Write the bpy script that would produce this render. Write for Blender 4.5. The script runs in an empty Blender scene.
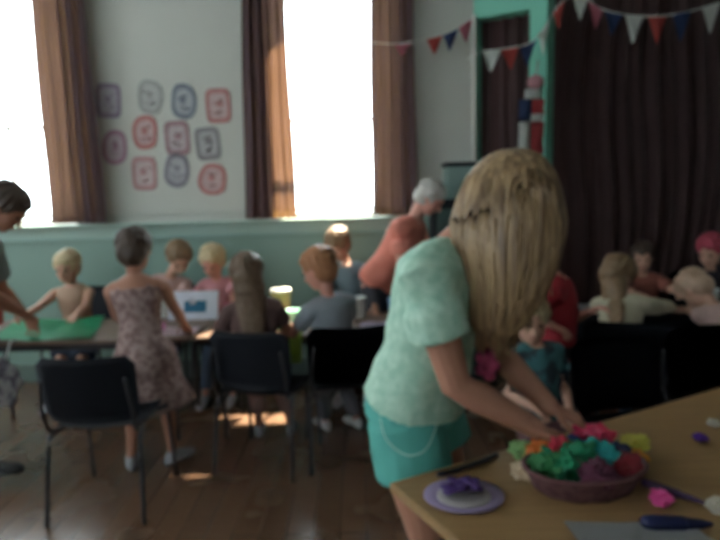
import bpy, bmesh, math, random
from mathutils import Vector, Matrix, noise
random.seed(7)
PI = math.pi
V = Vector
S = bpy.context.scene
COL = S.collection

# ------------------------------------------------------------------ camera, world, sun, exposure
cam_d = bpy.data.cameras.new('camera'); cam = bpy.data.objects.new('camera', cam_d); COL.objects.link(cam)
cam.location = (0, 0, 1.5)
cam.rotation_mode = 'QUATERNION'
cam.rotation_quaternion = (Matrix.Rotation(PI/2 - math.radians(7.66), 3, 'X') @ Matrix.Rotation(math.radians(-1.5), 3, 'Z')).to_quaternion()
cam_d.sensor_width = 36; cam_d.lens = 29; cam_d.clip_start = 0.05
cam_d.dof.use_dof = True; cam_d.dof.focus_distance = 0.26; cam_d.dof.aperture_fstop = 11   # the phone missed its focus
S.camera = cam

W = bpy.data.worlds.new('sky'); S.world = W; W.use_nodes = True
bg = W.node_tree.nodes['Background']; bg.inputs[0].default_value = (0.86, 0.94, 1.0, 1); bg.inputs[1].default_value = 9.0
sun_d = bpy.data.lights.new('sun', 'SUN'); sun_d.energy = 42; sun_d.angle = math.radians(1.2); sun_d.color = (1, .86, .66)
sun = bpy.data.objects.new('sun', sun_d); COL.objects.link(sun)
sun.rotation_euler = V((-0.42, -1.0, -1.66)).to_track_quat('-Z', 'Y').to_euler()
S.view_settings.view_transform = 'Standard'; S.view_settings.look = 'None'
S.view_settings.exposure = 0.27; S.view_settings.gamma = 1

# ------------------------------------------------------------------ materials
MATS = {}
def mat(name, c, rough=.7, var=.12, scale=12, metal=0, spec=.4, trans=0, tcol=None, bump=0, sheen=0):
    if name in MATS: return MATS[name]
    m = bpy.data.materials.new(name); m.use_nodes = True; nt = m.node_tree; N = nt.nodes; L = nt.links
    b = N['Principled BSDF']; b.inputs['Roughness'].default_value = rough; b.inputs['Metallic'].default_value = metal
    b.inputs['Specular IOR Level'].default_value = spec
    tc = N.new('ShaderNodeTexCoord'); n = N.new('ShaderNodeTexNoise'); n.inputs['Scale'].default_value = scale
    n.inputs['Detail'].default_value = 4
    L.new(tc.outputs['Object'], n.inputs['Vector'])
    mx = N.new('ShaderNodeMixRGB'); mx.inputs[1].default_value = (*[x*(1-var) for x in c], 1)
    mx.inputs[2].default_value = (*[min(1, x*(1+var)) for x in c], 1)
    L.new(n.outputs['Fac'], mx.inputs[0]); L.new(mx.outputs[0], b.inputs['Base Color'])
    if bump:
        bp = N.new('ShaderNodeBump'); bp.inputs['Strength'].default_value = bump; bp.inputs['Distance'].default_value = .01
        L.new(n.outputs['Fac'], bp.inputs['Height']); L.new(bp.outputs[0], b.inputs['Normal'])
    if sheen: b.inputs['Sheen Weight'].default_value = sheen
    if trans:
        t = N.new('ShaderNodeBsdfTranslucent'); t.inputs[0].default_value = (*(tcol or c), 1)
        ms = N.new('ShaderNodeMixShader'); ms.inputs[0].default_value = trans
        L.new(b.outputs[0], ms.inputs[1]); L.new(t.outputs[0], ms.inputs[2]); L.new(ms.outputs[0], N['Material Output'].inputs[0])
    MATS[name] = m; return m

def two_tone(name, c1, c2, scale, lo=.45, hi=.55, rough=.8, kind='noise'):
    if name in MATS: return MATS[name]
    m = mat(name, c1, rough); nt = m.node_tree; N = nt.nodes; L = nt.links
    tc = N.new('ShaderNodeTexCoord')
    n = N.new('ShaderNodeTexVoronoi' if kind == 'cells' else 'ShaderNodeTexNoise'); n.inputs['Scale'].default_value = scale
    L.new(tc.outputs['Object'], n.inputs['Vector'])
    r = N.new('ShaderNodeValToRGB'); r.color_ramp.elements[0].position = lo; r.color_ramp.elements[1].position = hi
    r.color_ramp.elements[0].color = (*c1, 1); r.color_ramp.elements[1].color = (*c2, 1)
    L.new(n.outputs[0], r.inputs[0]); L.new(r.outputs[0], N['Principled BSDF'].inputs['Base Color'])
    return m

def planks(name, c1, c2, gap, rough, size, spec=.5, rot=0, rough_var=.1):
    m = mat(name, c1, rough, spec=spec); nt = m.node_tree; N = nt.nodes; L = nt.links; b = N['Principled BSDF']
    tc = N.new('ShaderNodeTexCoord'); mp = N.new('ShaderNodeMapping'); mp.inputs['Rotation'].default_value = (0, 0, rot)
    br = N.new('ShaderNodeTexBrick'); br.inputs['Scale'].default_value = 1
    br.inputs['Brick Width'].default_value = size[0]; br.inputs['Row Height'].default_value = size[1]
    br.inputs['Mortar Size'].default_value = gap; br.inputs['Color1'].default_value = (*c1, 1); br.inputs['Color2'].default_value = (*c2, 1)
    br.inputs['Mortar'].default_value = (c1[0]*.3, c1[1]*.3, c1[2]*.3, 1)
    L.new(tc.outputs['Object'], mp.inputs[0]); L.new(mp.outputs[0], br.inputs[0])
    st = N.new('ShaderNodeMapping'); st.inputs['Scale'].default_value = (3, 40, 3); st.inputs['Rotation'].default_value = (0, 0, rot)
    n = N.new('ShaderNodeTexNoise'); n.inputs['Scale'].default_value = 1.5; n.inputs['Detail'].default_value = 6
    L.new(tc.outputs['Object'], st.inputs[0]); L.new(st.outputs[0], n.inputs[0])
    mx = N.new('ShaderNodeMixRGB'); mx.blend_type = 'MULTIPLY'; mx.inputs[0].default_value = .6
    rp = N.new('ShaderNodeValToRGB'); rp.color_ramp.elements[0].color = (.5, .45, .4, 1); rp.color_ramp.elements[1].color = (1.2, 1.2, 1.2, 1)
    L.new(n.outputs[0], rp.inputs[0]); L.new(br.outputs[0], mx.inputs[1]); L.new(rp.outputs[0], mx.inputs[2]); L.new(mx.outputs[0], b.inputs['Base Color'])
    mr = N.new('ShaderNodeMapRange'); mr.inputs[3].default_value = rough-rough_var; mr.inputs[4].default_value = rough+rough_var
    n2 = N.new('ShaderNodeTexNoise'); n2.inputs['Scale'].default_value = 3; L.new(tc.outputs['Object'], n2.inputs[0])
    L.new(n2.outputs[0], mr.inputs[0]); L.new(mr.outputs[0], b.inputs['Roughness'])
    return m

M_wall = mat('plaster_grey', (.49, .50, .46), .85, .05, 2)
M_dado = mat('gloss_teal_paint', (.20, .315, .275), .42, .06, 3)
M_band = mat('pale_teal_paint', (.32, .45, .40), .45, .05, 3)
M_mint = mat('mint_green_paint', (.16, .48, .36), .5, .05, 3)
M_ceil = mat('ceiling_white', (.55, .57, .54), .9, .04, 2)
M_floor = planks('dark_floorboards', (.155, .085, .05), (.125, .07, .042), .0025, .26, (2.4, .12), spec=.9, rot=PI/2, rough_var=.07)
M_table = planks('tan_wood_top', (.31, .185, .082), (.28, .168, .077), .0, .42, (6, 2), spec=.4, rot=0)
M_curt = mat('mauve_brown_curtain', (.165, .115, .14), .9, .15, 6, trans=.14, tcol=(.60, .33, .13))
M_stage = mat('dark_maroon_velvet', (.085, .048, .048), .9, .2, 5, sheen=.2)
M_black = mat('black_plastic', (.010, .012, .018), .6, .1, 8, spec=.2)
M_leg = mat('dark_grey_metal', (.05, .05, .055), .35, .1, 8, metal=.7)
M_glass = None
M_white = mat('white_paint', (.75, .77, .74), .5, .03, 4)
M_eye = mat('dark_eye', (.02, .015, .012), .2); M_lip = mat('lip', (.38, .14, .12), .6)
M_clothblk = mat('black_cloth', (.012, .013, .02), .9, .2, 6)
def plain(name, c, rough=.8, bump=0, trans=0): return mat(name, c, rough, .08, 15, bump=bump, trans=trans)

# ------------------------------------------------------------------ mesh helpers
def link(name, me, m, parent=None, smooth=False):
    o = bpy.data.objects.new(name, me); COL.objects.link(o)
    if m: me.materials.append(m)
    if smooth:
        for p in me.polygons: p.use_smooth = True
    if parent: o.parent = parent
    return o
def obj(name, bm, m, parent=None, smooth=False):
    bmesh.ops.recalc_face_normals(bm, faces=bm.faces)
    me = bpy.data.meshes.new(name); bm.to_mesh(me); bm.free()
    o = link(name, me, m, parent, smooth)
    if parent:                                   # shapes are written in world space unless the parent is at the origin
        pm = parent_matrix(parent); o.matrix_parent_inverse = pm.inverted()
    return o
def parent_matrix(p):
    m = Matrix.Translation(p.location) @ p.rotation_euler.to_matrix().to_4x4()
    return (parent_matrix(p.parent) @ p.matrix_parent_inverse @ m) if p.parent else m
def tag(o, label, cat, group=None, kind=None):
    o['label'] = label; o['category'] = cat
    if group: o['group'] = group
    if kind: o['kind'] = kind
    return o
def struct(o, label=None):
    o['kind'] = 'structure'
    if label: o['label'] = label
    return o
def thing(name, loc, label, cat, group=None):
    o = bpy.data.objects.new(name, None); COL.objects.link(o); o.location = loc; o.empty_display_size = .1
    return tag(o, label, cat, group)
def box(bm, lo, hi, mtx=None):
    vs = []
    for x in (lo[0], hi[0]):
        for y in (lo[1], hi[1]):
            for z in (lo[2], hi[2]):
                p = V((x, y, z)); vs.append(bm.verts.new(mtx @ p if mtx else p))
    for f in ((0, 1, 3, 2), (4, 6, 7, 5), (0, 4, 5, 1), (2, 3, 7, 6), (0, 2, 6, 4), (1, 5, 7, 3)):
        bm.faces.new([vs[i] for i in f])
def bevelled(bm, w, seg=2):
    bmesh.ops.bevel(bm, geom=bm.edges[:] , offset=w, segments=seg, affect='EDGES', profile=.6)
def frame_of(d, up=None):
    d = d.normalized(); a = V(up) if up is not None else V((0, 0, 1))
    if abs(d.dot(a)) > .97: a = V((0, 1, 0)) if abs(d.y) < .9 else V((1, 0, 0))
    u = d.cross(a).normalized(); v = u.cross(d).normalized()
    return u, v
def loft(bm, rings, n=14, caps=True):
    """rings: (centre, u axis, v axis, a, b)"""
    R = []
    for c, u, v, a, b in rings:
        R.append([bm.verts.new(c + u*a*math.cos(2*PI*i/n) + v*b*math.sin(2*PI*i/n)) for i in range(n)])
    for k in range(len(R)-1):
        for i in range(n): bm.faces.new((R[k][i], R[k][(i+1) % n], R[k+1][(i+1) % n], R[k+1][i]))
    if caps: bm.faces.new(R[0][::-1]); bm.faces.new(R[-1])
def tube(bm, pts, rad, n=8, flat=1.0, up=None, round_ends=False):
    pts = [V(p) for p in pts]; rs = rad if isinstance(rad, (list, tuple)) else [rad]*len(pts)
    rings = []
    for i, p in enumerate(pts):
        d = (pts[min(i+1, len(pts)-1)] - pts[max(i-1, 0)])
        u, v = frame_of(d, up); rings.append((p, u, v, rs[i], rs[i]*flat))
    if round_ends:
        def dome(p, d, r, u, v):
            return [(p + d*r*math.sin(t), u, v, max(r*math.cos(t), 1e-4), max(r*flat*math.cos(t), 1e-4)) for t in (.5, 1.0, 1.4)]
        d0 = (pts[0]-pts[1]).normalized(); d1 = (pts[-1]-pts[-2]).normalized()
        rings = dome(pts[0], d0, rs[0], rings[0][1], rings[0][2])[::-1] + rings + dome(pts[-1], d1, rs[-1], rings[-1][1], rings[-1][2])
    loft(bm, rings, n)
def ellipsoid(bm, c, ax, r, seg=16):
    M = Matrix((ax[0], ax[1], ax[2])).transposed().to_4x4()
    g = bmesh.ops.create_uvsphere(bm, u_segments=seg, v_segments=max(8, seg*3//4), radius=1)
    bmesh.ops.transform(bm, matrix=Matrix.Translation(V(c)) @ M @ Matrix.Diagonal((*r, 1)), verts=g['verts'])
    return g['verts']
WORLDAX = (V((1, 0, 0)), V((0, 1, 0)), V((0, 0, 1)))
def remeshed(bm, voxel, smooth=4, fac=.5, wob=0, wscale=12):
    me = bpy.data.meshes.new('tmp'); bm.to_mesh(me); bm.free()
    o = bpy.data.objects.new('tmp', me); COL.objects.link(o)
    r = o.modifiers.new('r', 'REMESH'); r.mode = 'VOXEL'; r.voxel_size = voxel
    s = o.modifiers.new('s', 'SMOOTH'); s.iterations = smooth; s.factor = fac
    dg = bpy.context.evaluated_depsgraph_get(); dg.update()
    out = bpy.data.meshes.new_from_object(o.evaluated_get(dg))
    bpy.data.objects.remove(o); bpy.data.meshes.remove(me)
    if wob:
        nr = [v.normal.copy() for v in out.vertices]; co = [v.co + n_*wob*noise.noise(v.co*wscale) for v, n_ in zip(out.vertices, nr)]
        out.vertices.foreach_set('co', [c for q in co for c in q])
    return out
def mobj(name, me, m, parent, smooth=True):
    o = link(name, me, m, parent, smooth); o.matrix_parent_inverse = parent_matrix(parent).inverted(); return o
def spline(pts, n=8):
    """Catmull-Rom through pts"""
    P = [V(p) for p in pts]; P = [P[0]*2-P[1]] + P + [P[-1]*2-P[-2]]; out = []
    for i in range(1, len(P)-2):
        for k in range(n):
            t = k/n; a, b, c, d = P[i-1:i+3]
            out.append(.5*((2*b) + (c-a)*t + (2*a-5*b+4*c-d)*t*t + (3*b-a-3*c+d)*t**3))
    out.append(P[-2]); return out

# ------------------------------------------------------------------ room shell
YW = 4.7; CH = 4.2; XL = -4.6; XR = 5.2; YB = -4.2; XC = 0.93
def plane_struct(name, pts, m):
    bm = bmesh.new(); bm.faces.new([bm.verts.new(p) for p in pts]); o = obj(name, bm, m); return struct(o)
bm = bmesh.new(); box(bm, (XL-.3, YB-.3, -.1), (XR+.3, 6.4, 0)); struct(obj('floor', bm, M_floor))
bm = bmesh.new(); box(bm, (XL-.3, YB-.3, CH), (XR+.3, YW+.3, CH+.1)); box(bm, (1.15, YW+.3, CH), (XR+.3, 6.4, CH+.1)); struct(obj('ceiling', bm, M_ceil))

def window_wall(name, x0, x1, wins, y, zs, zt, rise, m, T=.3, face=1):
    """solid wall along x at y with arched openings; face=+1: the room is on the -y side"""
    bm = bmesh.new()
    def prism(poly):
        a = [bm.verts.new((p[0], y, p[1])) for p in poly]; b = [bm.verts.new((p[0], y+T*face, p[1])) for p in poly]
        bm.faces.new(a); bm.faces.new(b[::-1])
        for i in range(len(a)): bm.faces.new((a[i], a[(i+1) % len(a)], b[(i+1) % len(a)], b[i]))
    prism([(x0, 0), (x1, 0), (x1, zs), (x0, zs)])
    xs = [x0]+[e for w in wins for e in w]+[x1]
    for i in range(0, len(xs), 2): prism([(xs[i], zs), (xs[i+1], zs), (xs[i+1], CH), (xs[i], CH)])
    for a, b in wins:
        n = 10; c = (a+b)/2; h = (b-a)/2
        arc = [(c-h*math.cos(PI*i/n), zt+rise*math.sin(PI*i/n)) for i in range(n+1)]
        for i in range(n): prism([arc[i], arc[i+1], (arc[i+1][0], CH), (arc[i][0], CH)])
    return struct(obj(name, bm, m))
WINS = [(-3.45, -2.27), (-.60, .235)]
window_wall('wall_far', XL, XC+.02, WINS, YW, 1.29, 2.98, .40, M_wall)
REAR_FILL = [(-3.6, -2.4)]  # unseen window behind the camera, added for fill light
window_wall('wall_rear', XL, XR, REAR_FILL, YB, 1.25, 2.9, .45, M_wall, face=-1)
SIDE_FILL = [(-2.6, -1.4), (.2, 1.5), (2.4, 3.6)]                    # unseen left-wall windows, added to bring light in from the left
def to_left(o):                                              # swap x and y: a wall along x becomes a wall along y
    for v in o.data.vertices: v.co = (v.co.y, v.co.x, v.co.z)
    o.data.flip_normals()
wl = window_wall('wall_left', YB-.3, YW+.3, SIDE_FILL, XL, 1.25, 2.98, .40, M_wall, face=-1); to_left(wl)
bm = bmesh.new(); box(bm, (XR, YB-.3, 0), (XR+.3, 6.4, CH)); struct(obj('wall_right', bm, M_wall))

def glassmat():
    m = bpy.data.materials.new('window_glass'); m.use_nodes = True; N = m.node_tree.nodes; L = m.node_tree.links
    N.remove(N['Principled BSDF']); t = N.new('ShaderNodeBsdfTransparent'); g = N.new('ShaderNodeBsdfGlossy')
    t.inputs[0].default_value = (.93, .96, .95, 1); g.inputs[1].default_value = .03
    mx = N.new('ShaderNodeMixShader'); mx.inputs[0].default_value = .06
    L.new(t.outputs[0], mx.inputs[1]); L.new(g.outputs[0], mx.inputs[2])
    L.new(mx.outputs[0], N['Material Output'].inputs[0]); return m
M_glass = glassmat()
def window(nr, a, b, y, zs, zt, rise):
    o = bpy.data.objects.new('window_%d' % nr, None); COL.objects.link(o); o.location = ((a+b)/2, y, zs); struct(o)
    c = (a+b)/2; h = (b-a)/2; n = 12
    def outline(k): return [(a+k, zs+k), (b-k, zs+k)] + [(c+(h-k)*math.cos(PI*i/n), zt+(rise-k)*math.sin(PI*i/n)) for i in range(n+1)]
    bm = bmesh.new(); A = outline(0); B = outline(.05)
    for yy in (y-.03, y+.03):
        va = [bm.verts.new((p[0], yy, p[1])) for p in A]; vb = [bm.verts.new((p[0], yy, p[1])) for p in B]
        for i in range(len(A)): j = (i+1) % len(A); bm.faces.new((va[i], va[j], vb[j], vb[i]))
    bm.verts.ensure_lookup_table(); m_ = len(A)
    for off in (0, m_):
        for i in range(m_):
            j = (i+1) % m_; bm.faces.new((bm.verts[off+i], bm.verts[off+j], bm.verts[2*m_+off+j], bm.verts[2*m_+off+i]))
    obj('frame', bm, M_white, o)
    bm = bmesh.new(); box(bm, (c-.012, y-.02, zs+.05), (c+.012, y+.02, zt+rise-.05))
    box(bm, (a+.05, y-.02, 2.08), (b-.05, y+.02, 2.105)); obj('glazing_bar', bm, M_white, o)
    bm = bmesh.new(); bm.faces.new([bm.verts.new((p[0], y+.005, p[1])) for p in outline(.04)]); obj('glass', bm, M_glass, o)
for i, (a, b) in enumerate(WINS): window(i+1, a, b, YW+.2, 1.29, 2.98, .40)
for i, (a, b) in enumerate(REAR_FILL): window(i+3, a, b, YB-.2, 1.25, 2.9, .45)  # added rear window, only there to let fill light in
for i, (a, b) in enumerate(SIDE_FILL):  # added left windows, made up for the side light
    window(i+4, a, b, XL-.2, 1.25, 2.98, .40); w_ = bpy.data.objects['window_%d' % (i+4)]
    for ch in w_.children: ch.matrix_parent_inverse.identity(); to_left(ch)
    w_.location = (0, 0, 0)

# dado, ledge, rails, skirting on the window wall
def strip(name, lo, hi, m, bev=0):
    bm = bmesh.new(); box(bm, lo, hi)
    if bev: bevelled(bm, bev)
    return struct(obj(name, bm, m))
strip('trim_1', (XL, YW-.012, .14), (XC-.01, YW, 1.19), M_dado)             # painted dado
strip('trim_2', (XL, YW-.035, 1.155), (XC-.02, YW-.012, 1.185), M_dado, .006)  # dado rail
strip('trim_3', (XL, YW-.010, 1.19), (XC-.01, YW, 1.285), M_band)           # pale band
strip('trim_4', (XL, YW-.09, 1.275), (XC-.02, YW+.02, 1.30), M_band, .006)     # sill ledge
strip('trim_5', (XL, YW-.018, 1.36), (XC-.02, YW, 1.385), M_wall, .005)
strip('baseboard_far', (XL, YW-.03, 0), (XC-.02, YW, .15), mat('skirting_grey_green', (.12, .17, .15), .5), .006)

# canted wall with a tall curtained opening, then a green pier, then the stage opening
P0 = V((XC, YW, 0)); P1 = V((1.41, 4.42, 0)); d = (P1-P0).normalized(); nrm = V((-d.y, d.x, 0)); Lc = (P1-P0).length
MC = Matrix.Translation(P0) @ Matrix((d, nrm, V((0, 0, 1)))).transposed().to_4x4()
bm = bmesh.new()
box(bm, (0, 0, 0), (.02, .25, CH), MC); box(bm, (.43, 0, 0), (Lc, .25, CH), MC); box(bm, (.02, 0, 2.80), (.43, .25, CH), MC)
struct(obj('wall_corner', bm, M_mint))
bm = bmesh.new(); box(bm, (-.012, -.02, 0), (.022, .01, 2.83), MC); struct(obj('trim_6', bm, M_wall))
bm = bmesh.new(); box(bm, (1.55, 6.1, 0), (XR, 6.4, CH)); box(bm, (1.15, 4.86, 0), (1.40, 6.4, CH)); struct(obj('wall_stage', bm, M_stage))
bm = bmesh.new(); box(bm, (1.42, 4.40, 3.35), (XR, 4.6, CH)); struct(obj('wall_proscenium', bm, M_mint))

# ------------------------------------------------------------------ curtains
def curtain(name, a0, a1, b0, b1, ztop, zbot, m, folds, depth, ydir=V((0, 1, 0)), th=.004, seed=0, hem=True):
    """a0,a1: top corners (xy), b0,b1: bottom corners"""
    rnd = random.Random(seed); ph = [rnd.uniform(0, 6) for _ in range(4)]
    nx = folds*10; nz = 26; bm = bmesh.new(); G = []
    for j in range(nz+1):
        t = j/nz; row = []
        A = V(a0).lerp(V(b0), t); B = V(a1).lerp(V(b1), t); z = ztop+(zbot-ztop)*t
        for i in range(nx+1):
            s = i/nx; w = math.sin(2*PI*folds*s+ph[0]+.5*math.sin(3*t+ph[1]))*(.6+.4*math.sin(5*s+ph[2])) + .35*math.sin(2*PI*folds*1.7*s+ph[3]+t)
            p = A.lerp(B, s + .012*math.sin(9*t+7*s)); row.append(bm.verts.new((p.x+ydir.x*w*depth, p.y+ydir.y*w*depth, z)))
        G.append(row)
    for j in range(nz):
        for i in range(nx): bm.faces.new((G[j][i], G[j][i+1], G[j+1][i+1], G[j+1][i]))
    r = bmesh.ops.solidify(bm, geom=bm.faces[:], thickness=th)
    return obj(name, bm, m, smooth=True)
yc = YW-.13
t = curtain('window_curtain', (-2.42, yc, 0), (-2.02, yc, 0), (-2.42, yc, 0), (-1.98, yc, 0), 3.45, 1.315, M_curt, 5, .03, seed=1)
tag(t, 'long mauve brown curtain at the left window, beside the posters', 'curtain', 'window curtains')
t = curtain('window_curtain', (-.82, yc, 0), (-.52, yc, 0), (-.89, yc, 0), (-.48, yc, 0), 3.45, 1.315, M_curt, 5, .03, seed=2)
tag(t, 'long mauve brown curtain left of the middle window', 'curtain', 'window curtains')
t = curtain('window_curtain', (.13, yc, 0), (.45, yc, 0), (.11, yc, 0), (.47, yc, 0), 3.45, 1.315, M_curt, 5, .03, seed=3)
tag(t, 'long mauve brown curtain right of the middle window, glowing tan edge', 'curtain', 'window curtains')
def rod(x0, x1):
    bm = bmesh.new(); tube(bm, [(x0, yc, 3.45), (x1, yc, 3.45)], .014)
    for x in (x0+.03, x1-.03): tube(bm, [(x, yc, 3.45), (x, YW+.01, 3.45)], .01)
    return obj('curtain_rod', bm, M_leg, smooth=True)
tag(rod(-3.75, -1.95), 'dark rod carrying the curtain of the left window', 'rod'); tag(rod(-.95, .5), 'dark rod carrying the curtains of the middle window', 'rod')
dn = nrm
q0 = P0+d*.0-nrm*(-.12); q1 = P0+d*.46+nrm*.12
t = curtain('doorway_curtain', q0, q1, q0, q1, 2.95, .02, M_stage, 5, .022, ydir=nrm, seed=5)
tag(t, 'dark brown curtain filling the tall narrow opening in the corner', 'curtain')
t = curtain('stage_curtain', (1.38, 4.72, 0), (4.9, 4.9, 0), (1.38, 4.72, 0), (4.9, 4.9, 0), 3.8, .02, M_stage, 17, .09, seed=6)
tag(t, 'wide dark maroon pleated stage curtain behind the right hand table', 'curtain')

# ------------------------------------------------------------------ posters
POST = [(-1.94, 2.26, 'r', (.20, .14, .22), 'mauve bordered drawing beside the curtain, left end of the top row'),
 (-1.61, 2.28, 'o', (.26, .27, .25), 'faint grey bordered drawing, second in the top row'),
 (-1.35, 2.24, 'o', (.10, .13, .17), 'dark blue grey bordered drawing, third in the top row'),
 (-1.08, 2.20, 'r', (.36, .12, .11), 'red bordered drawing at the right end of the top row'),
 (-1.92, 1.90, 'o', (.30, .13, .20), 'pinkish purple bordered drawing beside the curtain, left end of the middle row'),
 (-1.67, 2.01, 'o', (.36, .09, .08), 'strong red bordered drawing, second in the middle row'),
 (-1.42, 1.96, 'r', (.27, .13, .15), 'dull pink drawing with a dark centre, third in the middle row'),
 (-1.18, 1.91, 'r', (.16, .15, .16), 'dark grey bordered drawing at the right end of the middle row'),
 (-1.70, 1.69, 'r', (.37, .17, .17), 'pale red rectangular drawing at the left of the bottom row'),
 (-1.44, 1.71, 'o', (.15, .14, .18), 'dark violet grey round cornered drawing, middle of the bottom row'),
 (-1.16, 1.63, 'o', (.38, .12, .11), 'red ring shaped drawing at the right of the bottom row')]
M_paper = mat('grey_white_paper', (.50, .50, .47), .8, .05, 10)
for i, (x, z, sh, c, lab) in enumerate(POST):
    rnd = random.Random(i*3+1); tilt = rnd.uniform(-.2, .2)*(1 if sh == 'o' else .4)
    n = 28; e = 5.5 if sh == 'r' else 2.6; W2, H2 = .092, (.125 if i != 7 else .12)
    if i == 10: H2 = .115; W2 = .105
    def pt(k, kx, y):
        a = 2*PI*k/n; ca, sa = math.cos(a), math.sin(a)
        r = (abs(ca)**e+abs(sa)**e)**(-1/e); px, pz = r*ca*W2*kx, r*sa*H2*kx
        if sh == 'o': px *= 1+.04*math.sin(3*a+i); pz *= 1+.04*math.cos(2*a+i)
        return V((x+px*math.cos(tilt)-pz*math.sin(tilt), y, z+px*math.sin(tilt)+pz*math.cos(tilt)))
    def slab(k0, y0, y1):
        bm = bmesh.new(); f = [bm.verts.new(pt(k, k0, y0)) for k in range(n)]; g = [bm.verts.new(pt(k, k0, y1)) for k in range(n)]
        bm.faces.new(f); bm.faces.new(g[::-1])
        for k in range(n): bm.faces.new((f[k], f[(k+1) % n], g[(k+1) % n], g[k]))
        return bm
    o = thing('wall_drawing', (x, YW, z), lab, 'drawing', 'childrens drawings on the wall')
    obj('paper', slab(1.0, YW-.004, YW), mat('tinted_paper_%d' % i, [.40*.72+q*.45 for q in c], .85, .2, 35), o)
    mc = mat('crayon_%d' % i, [q*.8+.09 for q in c], .8, .35, 30)
    bm = bmesh.new()
    ring = [[bm.verts.new(pt(k, kx, y)) for k in range(n)] for kx, y in ((1.08, YW-.003), (1.08, YW-.008), (.76, YW-.008), (.76, YW-.003))]
    for a in range(4):
        for k in range(n): bm.faces.new((ring[a][k], ring[a][(k+1) % n], ring[(a+1) % 4][(k+1) % n], ring[(a+1) % 4][k]))
    obj('border', bm, mc, o)
    bm = bmesh.new()                       # scribbled figure: hair arc, body stroke
    for q in range(2):
        pts = [V((x+rnd.uniform(-.035, .035), YW-.006, z+.05-.1*q*.8-rnd.uniform(0, .03)+.0*k)) for k in range(4)]
        tube(bm, spline([p+V((.02*(k-1.5), 0, rnd.uniform(-.015, .015))) for k, p in enumerate(pts)], 4), .009, 6, flat=.3, up=(0, 0, 1))
    ellipsoid(bm, (x+rnd.uniform(-.012, .012), YW-.005, z+.012), WORLDAX, (rnd.uniform(.02, .034), .003, rnd.uniform(.02, .035)), 12)
    tube(bm, [V((x-.03, YW-.006, z-.055)), V((x, YW-.006, z-.07)), V((x+.03, YW-.006, z-.052))], .007, 6, flat=.3, up=(0, 0, 1))
    obj('doodle', bm, mc, o)

# ------------------------------------------------------------------ bunting
FC = {'r': plain('bunting_red', (.42, .07, .06)), 'b': plain('bunting_blue', (.035, .06, .15)), 'w': plain('bunting_white', (.62, .64, .60)), 'p': plain('bunting_pink', (.45, .14, .18))}
def bunting(pts, flags, label):
    o = thing('bunting_string', pts[len(pts)//2], label, 'bunting', 'bunting strings')
    sp = spline(pts, 6); bm = bmesh.new(); tube(bm, sp, .004, 5); obj('cord', bm, FC['w'], o)
    for x, c, h in flags:
        k = min(range(len(sp)-1), key=lambda i: abs((sp[i].x+sp[i+1].x)/2-x)); a = sp[k]; b = sp[k+1]
        f = min(max((x-a.x)/(b.x-a.x), 0), 1); p = a.lerp(b, f); dr = (b-a); dr = V((dr.x, dr.y, dr.z)).normalized()
        side = V((dr.y, -dr.x, 0)).normalized(); w = .064; rnd = random.Random(int(x*1000)); tw = rnd.uniform(-.25, .25)
        bm = bmesh.new(); q = [p-dr*w, p+dr*w]; tip = p+V((rnd.uniform(-.015, .015), 0, -h)) + side*tw*.1
        nn = 6; rows = []
        for j in range(nn+1):
            t = j/nn; A = q[0].lerp(tip, t*.92); B = q[1].lerp(tip, t*.92); mid = (A+B)/2+side*(.012*math.sin(t*4+x*9))
            rows.append([bm.verts.new(A), bm.verts.new(mid), bm.verts.new(B)])
        for j in range(nn):
            for i in range(2): bm.faces.new((rows[j][i], rows[j][i+1], rows[j+1][i+1], rows[j+1][i]))
        bmesh.ops.solidify(bm, geom=bm.faces[:], thickness=.0025)
        obj('flag', bm, FC[c], o)
bunting([(.13, YW-.19, 2.60), (.35, YW-.2, 2.585), (.61, 4.5, 2.63), (.74, 4.5, 2.67), (.90, 4.5, 2.76)],
        [(.36, 'p', .10), (.60, 'r', .14), (.72, 'b', .15), (.83, 'p', .14)], 'short bunting string from the window curtain to the dark opening')
bunting([(.80, 4.30, 2.42), (.9, 4.22, 2.45), (1.03, 4.2, 2.46), (1.21, 4.2, 2.49), (1.31, 4.2, 2.58), (1.42, 4.2, 2.74), (1.56, 4.2, 2.81), (1.69, 4.2, 2.72), (1.86, 4.2, 2.67), (2.08, 4.2, 2.65), (2.28, 4.2, 2.67), (2.45, 4.2, 2.71), (2.75, 4.2, 2.80)],
        [(.96, 'w', .16), (1.08, 'r', .16), (1.21, 'b', .16), (1.32, 'w', .19), (1.42, 'r', .18), (1.56, 'w', .19), (1.67, 'p', .17), (1.80, 'b', .16), (1.94, 'w', .2), (2.10, 'r', .2), (2.27, 'b', .2), (2.47, 'w', .2), (2.64, 'r', .2)],
        'long red, white and blue bunting string across the stage curtain')

# red white and blue hanging decoration on the pier
hd = thing('hanging_decoration', (1.335, 4.44, 2.3), 'red, white and blue cloth decoration hanging on the green pier', 'decoration')
def panel(name, x0, x1, z0, z1, m, y=4.445, bulge=.03, parent=hd):
    x0 += .035; x1 += .035; z0 += .02; z1 += .02
    bm = bmesh.new(); n = 8; rows = []
    for j in range(7):
        z = z1+(z0-z1)*j/6; rows.append([bm.verts.new((x0+(x1-x0)*i/n, y-bulge*math.sin(PI*i/n)-.006*math.sin(j*1.3+i), z)) for i in range(n+1)])
    for j in range(6):
        for i in range(n): bm.faces.new((rows[j][i], rows[j][i+1], rows[j+1][i+1], rows[j+1][i]))
    bmesh.ops.solidify(bm, geom=bm.faces[:], thickness=.01); return obj(name, bm, m, parent, True)
bm = bmesh.new(); ellipsoid(bm, (1.335, 4.43, 2.27), WORLDAX, (.062, .04, .055)); tube(bm, [(1.335, 4.43, 2.30), (1.36, 4.455, 2.44)], .004); obj('rosette', bm, plain('dusty_pink', (.36, .17, .19)), hd, True)
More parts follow.
